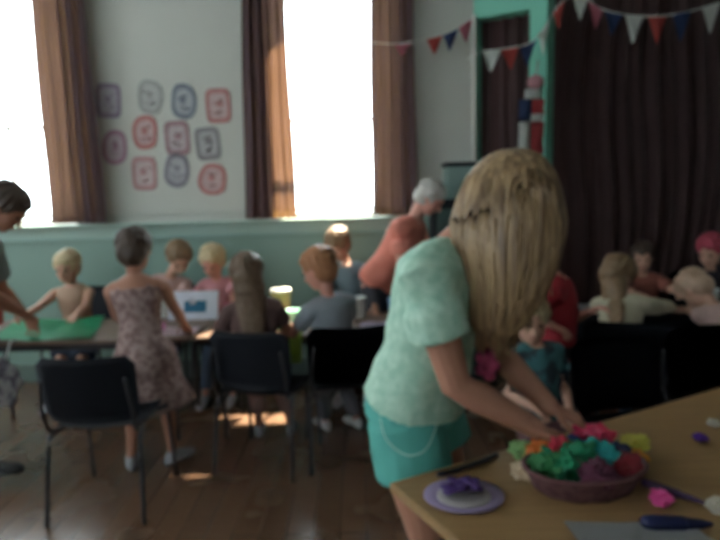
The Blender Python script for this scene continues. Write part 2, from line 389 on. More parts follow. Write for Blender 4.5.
panel('collar', 1.22, 1.36, 2.13, 2.20, FC['w']); panel('blue_panel', 1.18, 1.275, 1.98, 2.13, FC['b']); panel('red_panel', 1.275, 1.39, 2.02, 2.13, plain('cloth_red', (.42, .05, .06)))
panel('white_band', 1.25, 1.39, 1.965, 2.02, FC['w']); panel('white_panel', 1.18, 1.265, 1.72, 1.965, FC['w']); panel('lower_red_panel', 1.265, 1.39, 1.73, 1.965, plain('cloth_dull_red', (.33, .045, .05)))

# dark cabinet and box in the corner
cb = thing('corner_cabinet', (.66, 4.45, 0), 'dark cabinet standing in the far corner behind the coral shirt', 'cabinet')
bm = bmesh.new(); box(bm, (.56, 4.33, 0), (.90, 4.64, 1.43)); bevelled(bm, .008); obj('body', bm, M_black, cb)
bm = bmesh.new(); box(bm, (.58, 4.318, .08), (.88, 4.332, 1.36)); bevelled(bm, .004); dr_ = obj('door', bm, mat('dark_teal_board', (.05, .09, .085), .5), cb)
bm = bmesh.new(); ellipsoid(bm, (.85, 4.305, .8), WORLDAX, (.012, .014, .012), 10); obj('knob', bm, M_leg, dr_, True)
sb = thing('speaker_box', (.80, 4.5, 1.43), 'dark topped grey green box standing on the corner cabinet', 'box')
bm = bmesh.new(); box(bm, (.67, 4.36, 1.43), (.90, 4.60, 1.67)); bevelled(bm, .006); obj('body', bm, mat('grey_green_board', (.16, .24, .22), .6), sb)
bm = bmesh.new(); box(bm, (.655, 4.345, 1.67), (.91, 4.615, 1.70)); bevelled(bm, .006); obj('lid', bm, M_black, sb)

# ------------------------------------------------------------------ chairs
def make_chair(name='stacking_chair'):
    r = bpy.data.objects.new(name, None); COL.objects.link(r)
    # local: back at -y, seat towards +y; moulded shell on a steel frame
    def shell(bm, prof, w0, w1, curve, nx=10):
        rows = []
        for k, (y, z) in enumerate(prof):
            f = k/(len(prof)-1); w = w0+(w1-w0)*f; edge = 1-.18*max(0, f-.8)/.2 - .1*max(0, .2-f)/.2
            rows.append([bm.verts.new(((i/nx-.5)*w*edge, y+curve*(2*i/nx-1)**2, z + (.012*(2*i/nx-1)**2 if curve < .02 else 0))) for i in range(nx+1)])
        for k in range(len(rows)-1):
            for i in range(nx): bm.faces.new((rows[k][i], rows[k][i+1], rows[k+1][i+1], rows[k+1][i]))
        bmesh.ops.solidify(bm, geom=bm.faces[:], thickness=.009)
    bm = bmesh.new(); shell(bm, [(-.20, .455), (-.17, .44), (-.08, .43), (.05, .432), (.15, .436), (.20, .43), (.225, .41)], .38, .42, .006); obj('seat', bm, M_black, r, True)
    bm = bmesh.new(); shell(bm, [(-.205, .47), (-.222, .52), (-.235, .60), (-.25, .69), (-.265, .76), (-.272, .80)], .43, .46, .05); obj('backrest', bm, M_black, r, True)
    for s in (-1, 1):
        bm = bmesh.new(); tube(bm, spline([(s*.19, .10, .42), (s*.205, .17, .41), (s*.215, .20, .36), (s*.225, .235, 0)], 6), .011, 8); obj('leg', bm, M_leg, r, True)
        bm = bmesh.new(); tube(bm, spline([(s*.19, -.08, .415), (s*.205, -.15, .41), (s*.215, -.19, .36), (s*.225, -.25, 0)], 6), .011, 8); obj('leg', bm, M_leg, r, True)
        bm = bmesh.new(); tube(bm, spline([(s*.19, -.14, .425), (s*.20, -.20, .45), (s*.205, -.235, .56), (s*.19, -.25, .70)], 5), .009, 8); obj('back_support', bm, M_leg, r, True)
    bm = bmesh.new()
    for y in (-.08, .10): tube(bm, [(-.19, y, .42), (.19, y, .42)], .009)
    for s in (-1, 1): tube(bm, [(s*.19, -.08, .42), (s*.19, .10, .42)], .009)
    obj('seat_frame', bm, M_leg, r, True)
    return r
def copy_tree(o, parent=None):
    c = o.copy(); COL.objects.link(c)
    if parent: c.parent = parent
    for ch in list(o.children): copy_tree(ch, c)
    return c
proto = make_chair(); first = [True]
def chair(x, y, deg, label, group):
    """deg: direction the sitter faces (90 = away from the camera)"""
    if first[0]: o = proto; first[0] = False
    else: o = copy_tree(proto)
    o.location = (x, y, 0); o.rotation_euler = (0, 0, math.radians(deg-90)); tag(o, label, 'chair', group); return o
GL = 'black chairs around the long left table'; GR = 'black chairs on the right side of the room'
chair(-1.255, 2.76, 90, 'empty black plastic chair in the left foreground, back to the camera', GL)
chair(-.54, 3.16, 76, 'black plastic chair under the long haired child in dark brown', GL)
chair(-.10, 3.22, 98, 'black plastic chair under the child in the grey shirt', GL)
chair(-2.16, 4.38, -90, 'black chair against the wall under the blond child', GL)
chair(-1.52, 4.38, -90, 'black chair behind the table under the leaning dark haired child', GL)
chair(-1.04, 4.38, -90, 'black chair behind the table under the red faced child', GL)
chair(-.06, 4.38, -90, 'black chair behind the table under the person in slate blue', GL)
chair(1.44, 3.16, 76, 'black chair under the fair haired child leaning on the right table', GR)
chair(2.08, 3.02, 88, 'black chair at the right edge under the child with head down', GR)
chair(2.16, 4.38, -90, 'black chair behind the right table under the facing boy', GR)
chair(2.68, 4.38, -100, 'black chair behind the right table under the red capped child', GR)
chair(1.20, 2.38, -80, 'empty black chair with its back turned to the right table, nearest the woman', GR)
chair(1.72, 2.55, -76, 'empty black chair by the far end of the wooden table, right edge', GR)

# ------------------------------------------------------------------ tables
def folding_table(x0, x1, y0, y1, z, m, label, group=None, mtx=None, edge=None):
    X = mtx or Matrix.Identity(4)
    o = thing('folding_table', X @ V(((x0+x1)/2, (y0+y1)/2, 0)), label, 'table', group)
    bm = bmesh.new(); box(bm, (x0, y0, z-.025), (x1, y1, z)); bevelled(bm, .008); bmesh.ops.transform(bm, matrix=X, verts=bm.verts); obj('tabletop', bm, m, o)
    bm = bmesh.new(); box(bm, (x0+.08, y0+.06, z-.075), (x1-.08, y0+.085, z-.025)); box(bm, (x0+.08, y1-.085, z-.075), (x1-.08, y1-.06, z-.025))
    bmesh.ops.transform(bm, matrix=X, verts=bm.verts); obj('apron', bm, M_leg, o)
    for x in (x0+.14, x1-.14):
        for y in (y0+.075, y1-.075):
            bm = bmesh.new(); tube(bm, [(x, y, z-.03), (x, y, 0)], .014, 8); bmesh.ops.transform(bm, matrix=X, verts=bm.verts); obj('leg', bm, M_leg, o, True)
    return o
M_brown = planks('brown_laminate', (.16, .10, .07), (.15, .095, .065), 0, .4, (5, 2))
TZ = .665
folding_table(-2.62, -1.02, 3.38, 4.01, TZ, M_brown, 'left hand craft table under the green sheet and blue picture')
folding_table(-1.00, .55, 3.38, 4.01, TZ, M_brown, 'craft table below the middle window, behind the child in grey')
folding_table(1.22, 2.95, 3.44, 4.06, .68, M_brown, 'craft table in front of the stage curtain')
u = V((.89, .456, 0)).normalized(); vv = V((u.y, -u.x, 0))
MT = Matrix.Translation(V((.06, 1.42, 0))) @ Matrix((u, -vv, V((0, 0, 1)))).transposed().to_4x4()
folding_table(0, 1.85, -.76, 0, .75, M_table, 'tan wooden topped table in the right foreground', mtx=MT)
def drape(name, x0, x1, y0, y1, z, drop, m, label, cat, mtx=None, amp=.012):
    """cloth laid on a top and hanging down its near side"""
    bm = bmesh.new(); nx = 40; rows = []
    path = [(y1, z+.004), ((y0+y1)/2, z+.004), (y0+.02, z+.005), (y0-.006, z+.002), (y0-.012, z-.02)] + [(y0-.014, z-.02-drop*k/6) for k in range(1, 7)]
    for k, (y, zz) in enumerate(path):
        g = max(0, k-3)/7
        rows.append([bm.verts.new((x0+(x1-x0)*i/nx, y-amp*g*2*(1+math.sin(i*1.1+.4*math.sin(i))), zz)) for i in range(nx+1)])
    for k in range(len(rows)-1):
        for i in range(nx): bm.faces.new((rows[k][i], rows[k][i+1], rows[k+1][i+1], rows[k+1][i]))
    bmesh.ops.solidify(bm, geom=bm.faces[:], thickness=-.002)
    return tag(obj(name, bm, m, smooth=True), label, cat)
drape('tablecloth', 1.24, 2.93, 3.44, 4.04, .68, .5, M_clothblk, 'dark cloth over the table in front of the stage curtain', 'tablecloth')


# ------------------------------------------------------------------ people
def ik(a, c, l1, l2, hint):
    a, c = V(a), V(c); dv = c-a; D = dv.length
    if D > (l1+l2)*.985: D = (l1+l2)*.985; c = a+dv.normalized()*D
    D = max(D, abs(l1-l2)*1.1+.02); x = (l1*l1-l2*l2+D*D)/(2*D); h = math.sqrt(max(l1*l1-x*x, 0))
    n = dv.normalized(); hh = V(hint)-n*V(hint).dot(n); hh.normalize()
    return a+n*x+hh*h, c
def skinmat(name, c): return mat(name, c, .55, .08, 9, spec=.35)
SK_fair = skinmat('skin_fair', (.52, .30, .22)); SK_tan = skinmat('skin_tanned', (.38, .18, .12)); SK_pink = skinmat('skin_flushed', (.56, .27, .21))

def person(label, hip, neck, head, H, yaw, face, hands, feet, skin, child=True, hh=None, knees=None, voxel=.0055, group=None,
           top=None, bottom=None, dress=None, shoes=None, hair=None, haircol=None, elbows=None, handdir=None, wide=1.0, curl=.9):
    hip, neck, head = V(hip), V(neck), V(head)
    hh = hh or (H*.155 if child else H*.132)
    yr = math.radians(yaw); F = V((math.cos(yr), math.sin(yr), 0)); U = (neck-hip).normalized()
    Lt = U.cross(F)*-1; Lt.normalize(); Lt = F.cross(U).normalized()*-1      # person's left
    F = Lt.cross(U).normalized()
    R = -Lt
    root = thing('person', (hip.x, hip.y, 0), label, 'person', group)
    T = (neck-hip).length
    w = H*wide*(1.1 if child else 1)
    # ---- torso profile: (t, lateral, depth, forward shift)
    prof = [(-.16, .050, .045, 0), (-.08, .088, .066, -.006), (.04, .094, .068, -.006), (.22, .080, .060, 0), (.40, .074, .055, .004), (.58, .082, .060, .006),
            (.74, .092, .063, .004), (.86, .100, .058, 0), (.95, .080, .045, 0), (1.02, .040, .035, .003)]
    if child: prof = [(t, a*.92, b*1.02, s) for t, a, b, s in prof]
    def ring(t, a, b, s, off=0): return (hip+U*T*t+F*s*H, Lt, F, a*w+off, b*w+off)
    bm = bmesh.new(); loft(bm, [ring(*p) for p in prof], 20)
    # ---- head frame
    fy, fp = math.radians(face[0]), math.radians(face[1])
    HF = V((math.cos(fy)*math.cos(fp), math.sin(fy)*math.cos(fp), -math.sin(fp))); HL = V((-math.sin(fy), math.cos(fy), 0)); HU = HF.cross(HL).normalized()
    if HU.z < 0 and fp < 1.4: HU = -HU
    AX = (HF, HL, HU)
    def hp(f, l, u_): return head+HF*f*hh+HL*l*hh+HU*u_*hh
    ellipsoid(bm, hp(-.05, 0, .10), AX, (.43*hh, .345*hh, .40*hh), 24)
    ellipsoid(bm, hp(.10, 0, -.17), AX, (.27*hh, .27*hh, .32*hh), 20)
    ellipsoid(bm, hp(.20, 0, -.36), AX, (.13*hh, .14*hh, .11*hh), 14)       # chin
    for s in (-1, 1):
        ellipsoid(bm, hp(.20, s*.16, -.12), AX, (.12*hh, .11*hh, .12*hh), 12)   # cheeks
        ellipsoid(bm, hp(-.04, s*.355, -.02), AX, (.055*hh, .03*hh, .10*hh), 10)  # ears
    tube(bm, [hp(.345, 0, .06), hp(.40, 0, -.04), hp(.445, 0, -.115)], [.03*hh, .04*hh, .058*hh], 8, round_ends=True)   # nose
    nb = hp(-.12, 0, -.26)
    tube(bm, [neck-U*T*.12, neck, nb, hp(-.1, 0, -.1)], [.036*H, .031*H, .031*H, .034*H], 14)
    # ---- arms
    aL, fL = .172*H, .150*H; k = 1.18 if not child else 1.05
    sh = {}; el = {}; wr = {}
    for idx, s in enumerate((1, -1)):         # hands[0] = right, hands[1] = left
        sd = R if s == 1 else Lt
        S_ = neck-U*T*.13+sd*.098*w*(.94 if child else 1.05)
        hint = (elbows[idx] if elbows else (sd*.5-F*.6-V((0, 0, .8))))
        E_, Wp = ik(S_, hands[idx], aL, fL, hint); sh[s], el[s], wr[s] = S_, E_, Wp
        tube(bm, [S_-sd*.02*H, S_+(E_-S_)*.1, S_.lerp(E_, .45), E_, E_.lerp(Wp, .3), E_.lerp(Wp, .75), Wp],
             [.028*H*k, .030*H*k, .026*H*k, .0215*H*k, .0225*H*k, .017*H*k, .0145*H*k], 12, round_ends=True)
        # hand
        fd = (Wp-E_).normalized(); hd_ = V(handdir[idx]).normalized() if handdir else (fd+V((0, 0, -.12))).normalized()
        side = hd_.cross(V((0, 0, 1)))
        if side.length < .2: side = sd.copy()
        side.normalize(); pn = side.cross(hd_).normalized()
        if pn.z > 0: pn = -pn                     # palm faces down
        thumb_side = side if side.dot(R if s == -1 else Lt) > 0 else -side
        pl = .056*H; pw = .0225*H; pt = .0085*H
        loft(bm, [(Wp-hd_*.006*H, side, pn, .0145*H, .011*H), (Wp+hd_*pl*.35, side, pn, pw*.92, pt*1.1), (Wp+hd_*pl*.8, side, pn, pw, pt), (Wp+hd_*pl*1.02, side, pn, pw*.9, pt*.8)], 14)
        fr = max(.0050*H, voxel*.95)
        for fi, ln in enumerate((.040, .046, .043, .034)):
            off = (fi-1.5)/1.5; base = Wp+hd_*pl*.9+thumb_side*(-off)*pw*.82
            dr1 = (hd_+thumb_side*(-off)*.10); ptsf = [base-hd_*pl*.2, base]; ang = 0; q = base
            for sg in range(3):
                ang += curl*(.35+.12*fi*.5); dd = (dr1*math.cos(ang)+pn*math.sin(ang)).normalized(); q = q+dd*ln*H*(.42, .32, .26)[sg]; ptsf.append(q)
            tube(bm, ptsf, [fr*1.05, fr*1.1, fr, fr*.95, fr*.85], 8, round_ends=True)
        tb = Wp+hd_*pl*.22+thumb_side*pw*.7
        t1 = tb+(hd_*.55+thumb_side*.75+pn*.25).normalized()*.024*H; t2 = t1+(hd_*.85+thumb_side*.25+pn*.35).normalized()*.020*H; t3 = t2+(hd_*.9-thumb_side*.1+pn*.4).normalized()*.016*H
        tube(bm, [tb-thumb_side*pw*.4, tb, t1, t2, t3], [fr*1.3, fr*1.35, fr*1.15, fr*1.05, fr*.9], 8, round_ends=True)
    # ---- legs
    tL, sL = (.245*H, .235*H) if not child else (.23*H, .22*H); hj = {}; kn = {}; an = {}
    for idx, s in enumerate((1, -1)):
        sd = R if s == 1 else Lt
        J = hip+sd*.050*w-U*T*.04
        A = V(feet[idx][:3]); A.z = max(A.z, .045*H)
        K_, A = ik(J, A, tL, sL, (knees[idx] if knees else F+V((0, 0, .1)))); hj[s], kn[s], an[s] = J, K_, A
        tube(bm, [J, J.lerp(K_, .2), J.lerp(K_, .6), K_, K_.lerp(A, .28), K_.lerp(A, .7), A, A-V((0, 0, .012*H))],
             [.050*w, .052*w, .040*w, .029*H, .032*H, .021*H, .018*H, .018*H], 14, round_ends=True)
        fdir = F*1.0; fdir.z = 0; fdir.normalize()
        if len(feet[idx]) > 3: a_ = math.radians(feet[idx][3]); fdir = V((math.cos(a_), math.sin(a_), 0))
        sdx = fdir.cross(V((0, 0, 1))); g = A.z-.045*H; up = V((0, 0, 1))
        z0 = V((A.x, A.y, g))
        loft(bm, [(z0-fdir*.030*H+up*.016*H, sdx, up, .012*H, .012*H), (z0-fdir*.015*H+up*.022*H, sdx, up, .019*H, .021*H), (z0+fdir*.03*H+up*.022*H, sdx, up, .021*H, .021*H),
                  (z0+fdir*.075*H+up*.014*H, sdx, up, .026*H, .013*H), (z0+fdir*.105*H+up*.010*H, sdx, up, .020*H, .009*H), (z0+fdir*.118*H+up*.008*H, sdx, up, .008*H, .005*H)], 14)
        if shoes:
            b2 = bmesh.new(); e = .004
            loft(b2, [(z0-fdir*.036*H+up*.020*H, sdx, up, .014*H, .018*H), (z0-fdir*.018*H+up*.030*H, sdx, up, .024*H, .029*H), (z0+fdir*.025*H+up*.028*H, sdx, up, .026*H, .027*H),
                      (z0+fdir*.075*H+up*.018*H, sdx, up, .031*H, .0175*H), (z0+fdir*.112*H+up*.015*H, sdx, up, .024*H, .0145*H), (z0+fdir*.127*H+up*.012*H, sdx, up, .009*H, .008*H)], 16)
            obj('shoe', b2, shoes, root, True)
    mobj('body', remeshed(bm, voxel, 4, .5), skin, root)
    # ---- face parts
    for s in (-1, 1):
        b2 = bmesh.new(); ellipsoid(b2, hp(.345, s*.135, .04), AX, (.035*hh, .055*hh, .032*hh), 10); obj('eye', b2, M_eye, root, True)
    b2 = bmesh.new(); tube(b2, [hp(.335, -.09, -.235), hp(.375, 0, -.225), hp(.335, .09, -.235)], [.012*hh, .026*hh, .012*hh], 8, round_ends=True); obj('mouth', b2, M_lip, root, True)
    # ---- clothes
    if top:
        m, sl, low = top[:3]; ease = top[3] if len(top) > 3 else .012
        b2 = bmesh.new(); rr = [p for p in prof if low <= p[0] <= .96]; first_ = (low, .094 if low < .1 else .08, .068, 0)
        loft(b2, [ring(*first_, off=ease+.006)] + [ring(t_, a, b, s_, off=ease+(.006 if t_ < .6 else 0)) for t_, a, b, s_ in rr if t_ > low+.02] + [ring(1.0, .052, .040, .002, off=ease*.5)], 24)
        for s in (1, -1):
            S_, E_, Wp = sh[s], el[s], wr[s]; sd = R if s == 1 else Lt
            if sl <= 0: continue
            tube(b2, [neck-U*T*.08+sd*.02*w, S_.lerp(neck-U*T*.08, .45)+U*.006*H, S_-sd*.01*H], [.040*H+ease*.4, .040*H+ease*.6, .038*H+ease*.8], 14, round_ends=True)
            path = [S_-sd*.03*H, S_, S_.lerp(E_, min(sl, 1)*.5), S_.lerp(E_, min(sl, 1))]; rad = [.034*H+ease*.5, .035*H+ease, .033*H+ease*1.1, .031*H+ease*1.25]
            if sl > 1: path += [E_.lerp(Wp, (sl-1)*.5), E_.lerp(Wp, sl-1)]; rad[3] = .028*H+ease*.6; rad += [.026*H+ease*.5, .021*H+ease*.5]
            tube(b2, path, rad, 16)
        mobj(top[4] if len(top) > 4 else 'shirt', remeshed(b2, max(voxel, .007), 3, .5, wob=.007, wscale=14), m, root)
    if bottom:
        m, ln, nm = bottom; b2 = bmesh.new()
        loft(b2, [ring(-.14, .062, .055, 0, off=.01), ring(-.07, .093, .070, -.004, off=.012), ring(.04, .097, .071, -.004, off=.012), ring(.18, .084, .063, 0, off=.010)], 24)
        for s in (1, -1):
            J, K_, A = hj[s], kn[s], an[s]
            if ln <= 1: tube(b2, [J, J.lerp(K_, ln*.5), J.lerp(K_, ln)], [.056*w+.006, .058*w+.010, .056*w+.014], 16)
            else: tube(b2, [J, J.lerp(K_, .5), K_, K_.lerp(A, (ln-1)*.5), K_.lerp(A, ln-1)], [.056*w+.004, .048*w+.008, .036*H+.008, .036*H+.006, .030*H+.006], 16)
        mobj(nm, remeshed(b2, max(voxel, .007), 3, .5, wob=.006, wscale=12), m, root)
    if dress:
        m, hz, fl = dress; b2 = bmesh.new()
        rr = [ring(t_, a, b, s_, off=.012) for t_, a, b, s_ in prof if .1 < t_ < .9][::-1]
        rr += [(V((hip.x, hip.y, hip.z-.02)), Lt, F, .098*w+.03, .075*w+.03), (V((hip.x, hip.y, (hip.z+hz)/2)), Lt, F, .11*w+.05*fl, .09*w+.05*fl), (V((hip.x, hip.y, hz)), Lt, F, .125*w+.09*fl, .10*w+.09*fl)]
        loft(b2, rr, 28)
        for s in (1, -1):     # straps
            sd = R if s == 1 else Lt
            tube(b2, [hip+U*T*.84+sd*.055*w+F*.05*w, hip+U*T*.97+sd*.052*w, hip+U*T*.84+sd*.055*w-F*.055*w], .012, 8)
        mobj('dress', remeshed(b2, .007, 3, .5, wob=.012, wscale=11), m, root)
    # ---- hair
    if hair:
        hc = haircol; b2 = bmesh.new()
        ellipsoid(b2, hp(-.10, 0, .15), AX, (.455*hh, .385*hh, .40*hh), 28)
        ellipsoid(b2, hp(-.22, 0, -.02), AX, (.34*hh, .36*hh, .40*hh), 24)
        if hair in ('short', 'bun', 'pony'):
            tube(b2, [hp(.25, -.2, .33), hp(.30, 0, .36), hp(.25, .2, .33)], .07*hh, 8, round_ends=True)
        if hair == 'bun': ellipsoid(b2, hp(-.48, 0, .30), AX, (.17*hh, .17*hh, .17*hh), 14)
        if hair == 'long':
            dn_ = V((0, 0, -1)); bk = V((-HF.x, -HF.y, 0))
            if bk.length < .1: bk = V((-F.x, -F.y, 0))
            bk.normalize(); c0 = hp(-.2, 0, 0); c1 = neck+bk*.05*H+V((0, 0, .02)); c2 = neck-U*T*.45-F*.085*w
            loft(b2, [(c0, HL, bk, .36*hh, .30*hh), (c0.lerp(c1, .6), HL, bk, .38*hh, .27*hh), (c1-V((0, 0, .02)), HL, bk, .37*hh, .20*hh), (c2, HL, bk, .26*hh, .10*hh), (c2-U*.05, HL, bk, .12*hh, .05*hh)], 18)
        # locks over the cap give the outline its strands
        rnd = random.Random(int(abs(head.x)*997))
        for q in range(46 if hair != 'none' else 0):
            a = rnd.uniform(-PI, PI); p0 = rnd.uniform(0, .5)
            if abs(a) < .9 and hair != 'x': pe = 1.15
            else: pe = 1.9
            pl_ = []
            for j in range(5):
                ph_ = p0+(pe-p0)*j/4; pl_.append(hp(-.10+.47*math.sin(ph_)*math.cos(a), .40*math.sin(ph_)*math.sin(a), .15+.42*math.cos(ph_)))
            tube(b2, pl_, [.03*hh, .05*hh, .05*hh, .045*hh, .02*hh], 6)
        mobj('hair', remeshed(b2, .006, 2, .5, wob=.006, wscale=30), hc, root)
    return dict(root=root, hp=hp, hh=hh, AX=AX, sh=sh, el=el, wr=wr, F=F, U=U, Lt=Lt, T=T, hip=hip, neck=neck, ring=ring)

H_blond = mat('hair_blond', (.50, .40, .24), .5, .3, 40); H_brown = mat('hair_dark_brown', (.06, .038, .028), .5, .3, 40)
H_mid = mat('hair_light_brown', (.20, .125, .07), .5, .3, 40); H_grey = mat('hair_grey', (.40, .38, .35), .5, .2, 30); H_ginger = mat('hair_ginger', (.34, .15, .07), .5, .3, 40)
def seatfeet(x, y, yaw, dist=.32, sp=.10, z=.05):
    a = math.radians(yaw); f = V((math.cos(a), math.sin(a), 0)); l = V((-f.y, f.x, 0)); p = V((x, y, z))+f*dist
    return [tuple(p-l*sp), tuple(p+l*sp)]
sh_blk = plain('shoe_black', (.02, .02, .022), .4); sh_grey = plain('shoe_grey', (.30, .30, .32)); sh_white = plain('shoe_white', (.65, .65, .65)); denim = plain('denim', (.06, .09, .15))
GC = 'children at the left hand tables'; GQ = 'children at the right hand table'

# woman in mint in the foreground
TEE = two_tone('mint_tee_print', (.30, .50, .39), (.46, .64, .52), 34, .35, .75)
SHORTS = mat('teal_shorts_cloth', (.085, .36, .31), .75, .12, 10)
WM = person('woman with long fair hair in a mint top and teal shorts, bending over the table', (.155, 1.69, .87), (.255, 1.63, 1.335), (.425, 1.59, 1.465), 1.66, -24, (-22, 42),
    [(.455, 1.475, .865), (.535, 1.60, .875)], [(.085, 1.62, .07, -20), (.26, 1.80, .07, -15)], SK_tan, child=False, hh=.215,
    elbows=[V((-.8, -.1, -.6)), V((-.2, .5, -.6))], handdir=[(.85, .10, -.42), (.85, -.20, -.38)], voxel=.0042, wide=1.09,
    top=(TEE, .52, .03, .024), bottom=(SHORTS, .40, 'shorts'), shoes=sh_white, curl=.8)
root = WM['root']; hp = WM['hp']; hh = WM['hh']
# waistband, pocket piping
bm = bmesh.new(); pk = [V((.045, 1.50, .875)), V((.06, 1.45, .825)), V((.11, 1.45, .79)), V((.165, 1.45, .80)), V((.205, 1.45, .86))]
sho = [c for c in root.children if c.name.startswith('shorts')][0]
bm2 = bmesh.new(); bm2.from_mesh(sho.data)
from mathutils.bvhtree import BVHTree
bv = BVHTree.FromBMesh(bm2); bm2.free(); pj = []
for q in spline(pk, 6):
    h = bv.ray_cast(q-V((0, .1, 0)), V((0, 1, 0))); pj.append(h[0]-V((0, .002, 0)) if h[0] else q)
tube(bm, pj, .0028, 6); obj('pocket_piping', bm, plain('piping_pale', (.30, .52, .46)), root, True)
bm = bmesh.new()
for a in range(5):
    t_ = a*2*PI/5; ellipsoid(bm, V((.335+.028*math.cos(t_)*.5, 1.515-.014*math.cos(t_), 1.03+.028*math.sin(t_))), WORLDAX, (.02, .016, .02), 10)
ellipsoid(bm, (.338, 1.51, 1.03), WORLDAX, (.016, .016, .016), 10)
obj('flower_badge', bm, plain('crimson_print', (.26, .03, .08)), root, True)
# her hair: cap and about two hundred locks that fall straight from the parting
HAIRW = mat('hair_dark_blond', (.36, .255, .15), .42, .35, 60, spec=.5)
def streak(m, c1, c2, sc):
    nt = m.node_tree; N = nt.nodes; L = nt.links; tc = N.new('ShaderNodeTexCoord'); mp = N.new('ShaderNodeMapping'); mp.inputs['Scale'].default_value = sc
    n = N.new('ShaderNodeTexNoise'); n.inputs['Scale'].default_value = 1; n.inputs['Detail'].default_value = 3; r = N.new('ShaderNodeValToRGB')
    r.color_ramp.elements[0].position = .35; r.color_ramp.elements[1].position = .65; r.color_ramp.elements[0].color = (*c1, 1); r.color_ramp.elements[1].color = (*c2, 1)
    L.new(tc.outputs['Object'], mp.inputs[0]); L.new(mp.outputs[0], n.inputs[0]); L.new(n.outputs[0], r.inputs[0]); L.new(r.outputs[0], N['Principled BSDF'].inputs['Base Color'])
streak(HAIRW, (.14, .08, .038), (.36, .235, .12), (55, 55, 5))
bm = bmesh.new(); HF, HL, HU = WM['AX']
ellipsoid(bm, hp(-.12, 0, .14), WM['AX'], (.475*hh, .42*hh, .44*hh), 28); ellipsoid(bm, hp(-.25, 0, -.05), WM['AX'], (.38*hh, .40*hh, .42*hh), 24)
HX, HY = V((1, -.12, 0)).normalized(), V((.12, 1, 0)).normalized()
# (z, x centre, half width, y centre, half depth) of the falling hair
FALL = [(1.606, .425, .012, 1.59, .012), (1.598, .423, .048, 1.588, .05), (1.575, .418, .082, 1.582, .085), (1.53, .410, .116, 1.572, .112), (1.47, .402, .136, 1.56, .11), (1.41, .396, .148, 1.545, .105), (1.35, .392, .140, 1.53, .095),
        (1.28, .390, .118, 1.515, .08), (1.21, .380, .096, 1.505, .065), (1.15, .365, .070, 1.50, .05), (1.105, .35, .040, 1.50, .03)]
loft(bm, [(V((x, y, z)), HX, HY, a*.93, b*.93) for z, x, a, y, b in FALL], 28)
capm = remeshed(bm, .006, 6)
bm = bmesh.new(); bm.from_mesh(capm); rnd = random.Random(11)
def fall(t_, a):
    """point on the falling hair: t_ 0..1 top to tip, a angle round it"""
    k_ = t_*(len(FALL)-1); i0 = min(int(k_), len(FALL)-2); f_ = k_-i0; A_, B_ = FALL[i0], FALL[i0+1]; z, x, ra, y, rb_ = [A_[q]+(B_[q]-A_[q])*f_ for q in range(5)]
    return V((x, y, z))+HX*ra*math.cos(a)+HY*rb_*math.sin(a)
for q in range(300):
    a = rnd.uniform(0, 2*PI) if q % 3 == 0 else rnd.uniform(PI*.95, PI*2.05); t0 = rnd.uniform(0, .10); t1 = rnd.uniform(.72, 1.0) if q % 4 else rnd.uniform(.95, 1.0)
    t0 = max(t0, 0); da = rnd.uniform(-.12, .12); n_ = 15; pts = []
    for j in range(n_):
        u_ = j/(n_-1); pts.append(fall(t0+(t1-t0)*u_, a+da*math.sin(u_*5+q)))
    ext = rnd.uniform(.005, .05); pts.append(pts[-1]+V((rnd.uniform(-.008, .008), rnd.uniform(-.006, .006), -ext)))
    r0 = rnd.uniform(.0035, .008); tube(bm, pts, [r0*min(1, .3+.25*j)*(1 if j < n_-1 else .3) for j in range(len(pts))], 5, flat=.6)
obj('hair', bm, HAIRW, root, True)

# adult at the left edge
person('dark haired adult in grey at the left edge leaning over the green sheet', (-2.36, 2.96, .90), (-1.96, 3.0, 1.30), (-1.82, 3.02, 1.46), 1.72, 8, (10, 45),
    [(-1.90, 3.36, .76), (-2.05, 3.5, .76)], [(-2.03, 2.93, .07, 5), (-2.55, 3.15, .07, 10)], SK_tan, child=False, hh=.235,
    elbows=[V((0, -.5, -.6)), V((-.3, .3, -.6))], top=(plain('shirt_slate_grey', (.20, .25, .26)), .7, -.02, .02), bottom=(denim, 1.9, 'trousers'), shoes=sh_blk, hair='short', haircol=H_brown)
# child B
person('blond bare shouldered child facing the camera behind the green sheet', (-2.16, 4.37, .50), (-2.17, 4.32, .86), (-2.17, 4.27, 1.0), 1.22, -90, (-88, 15),
    [(-2.36, 3.955, .70), (-1.98, 3.955, .70)], seatfeet(-2.16, 4.37, -90), SK_fair, group=GC, hh=.23, top=(plain('vest_sand', (.42, .28, .20)), 0, 0, .008, 'vest'), bottom=(denim, .8, 'shorts'), shoes=sh_grey, hair='short', haircol=H_blond)
# child C standing
DR = two_tone('dress_floral', (.20, .12, .115), (.37, .26, .24), 30, .42, .58)
person('standing girl with her hair up in a patterned strappy sundress, back to the camera', (-1.20, 3.10, .66), (-1.22, 3.11, 1.08), (-1.225, 3.15, 1.21), 1.30, 98, (95, 18),
    [(-1.06, 3.44, .71), (-1.40, 3.42, .71)], [(-1.08, 3.10, .05, 60), (-1.30, 3.06, .05, 110)], SK_tan, group=GC, hh=.23, dress=(DR, .36, .9), shoes=sh_grey, hair='bun', haircol=H_brown)
# child D leaning
person('child in pale pink leaning sideways behind the table, dark hair', (-1.52, 4.38, .50), (-1.44, 4.34, .90), (-1.34, 4.28, 1.045), 1.22, -70, (-60, 40),
    [(-1.62, 3.955, .70), (-1.30, 3.955, .70)], seatfeet(-1.52, 4.38, -90), SK_fair, group=GC, hh=.23, top=(plain('shirt_pale_pink', (.50, .33, .30)), .6, 0), bottom=(denim, 1.8, 'trousers'), shoes=sh_grey, hair='short', haircol=H_mid)
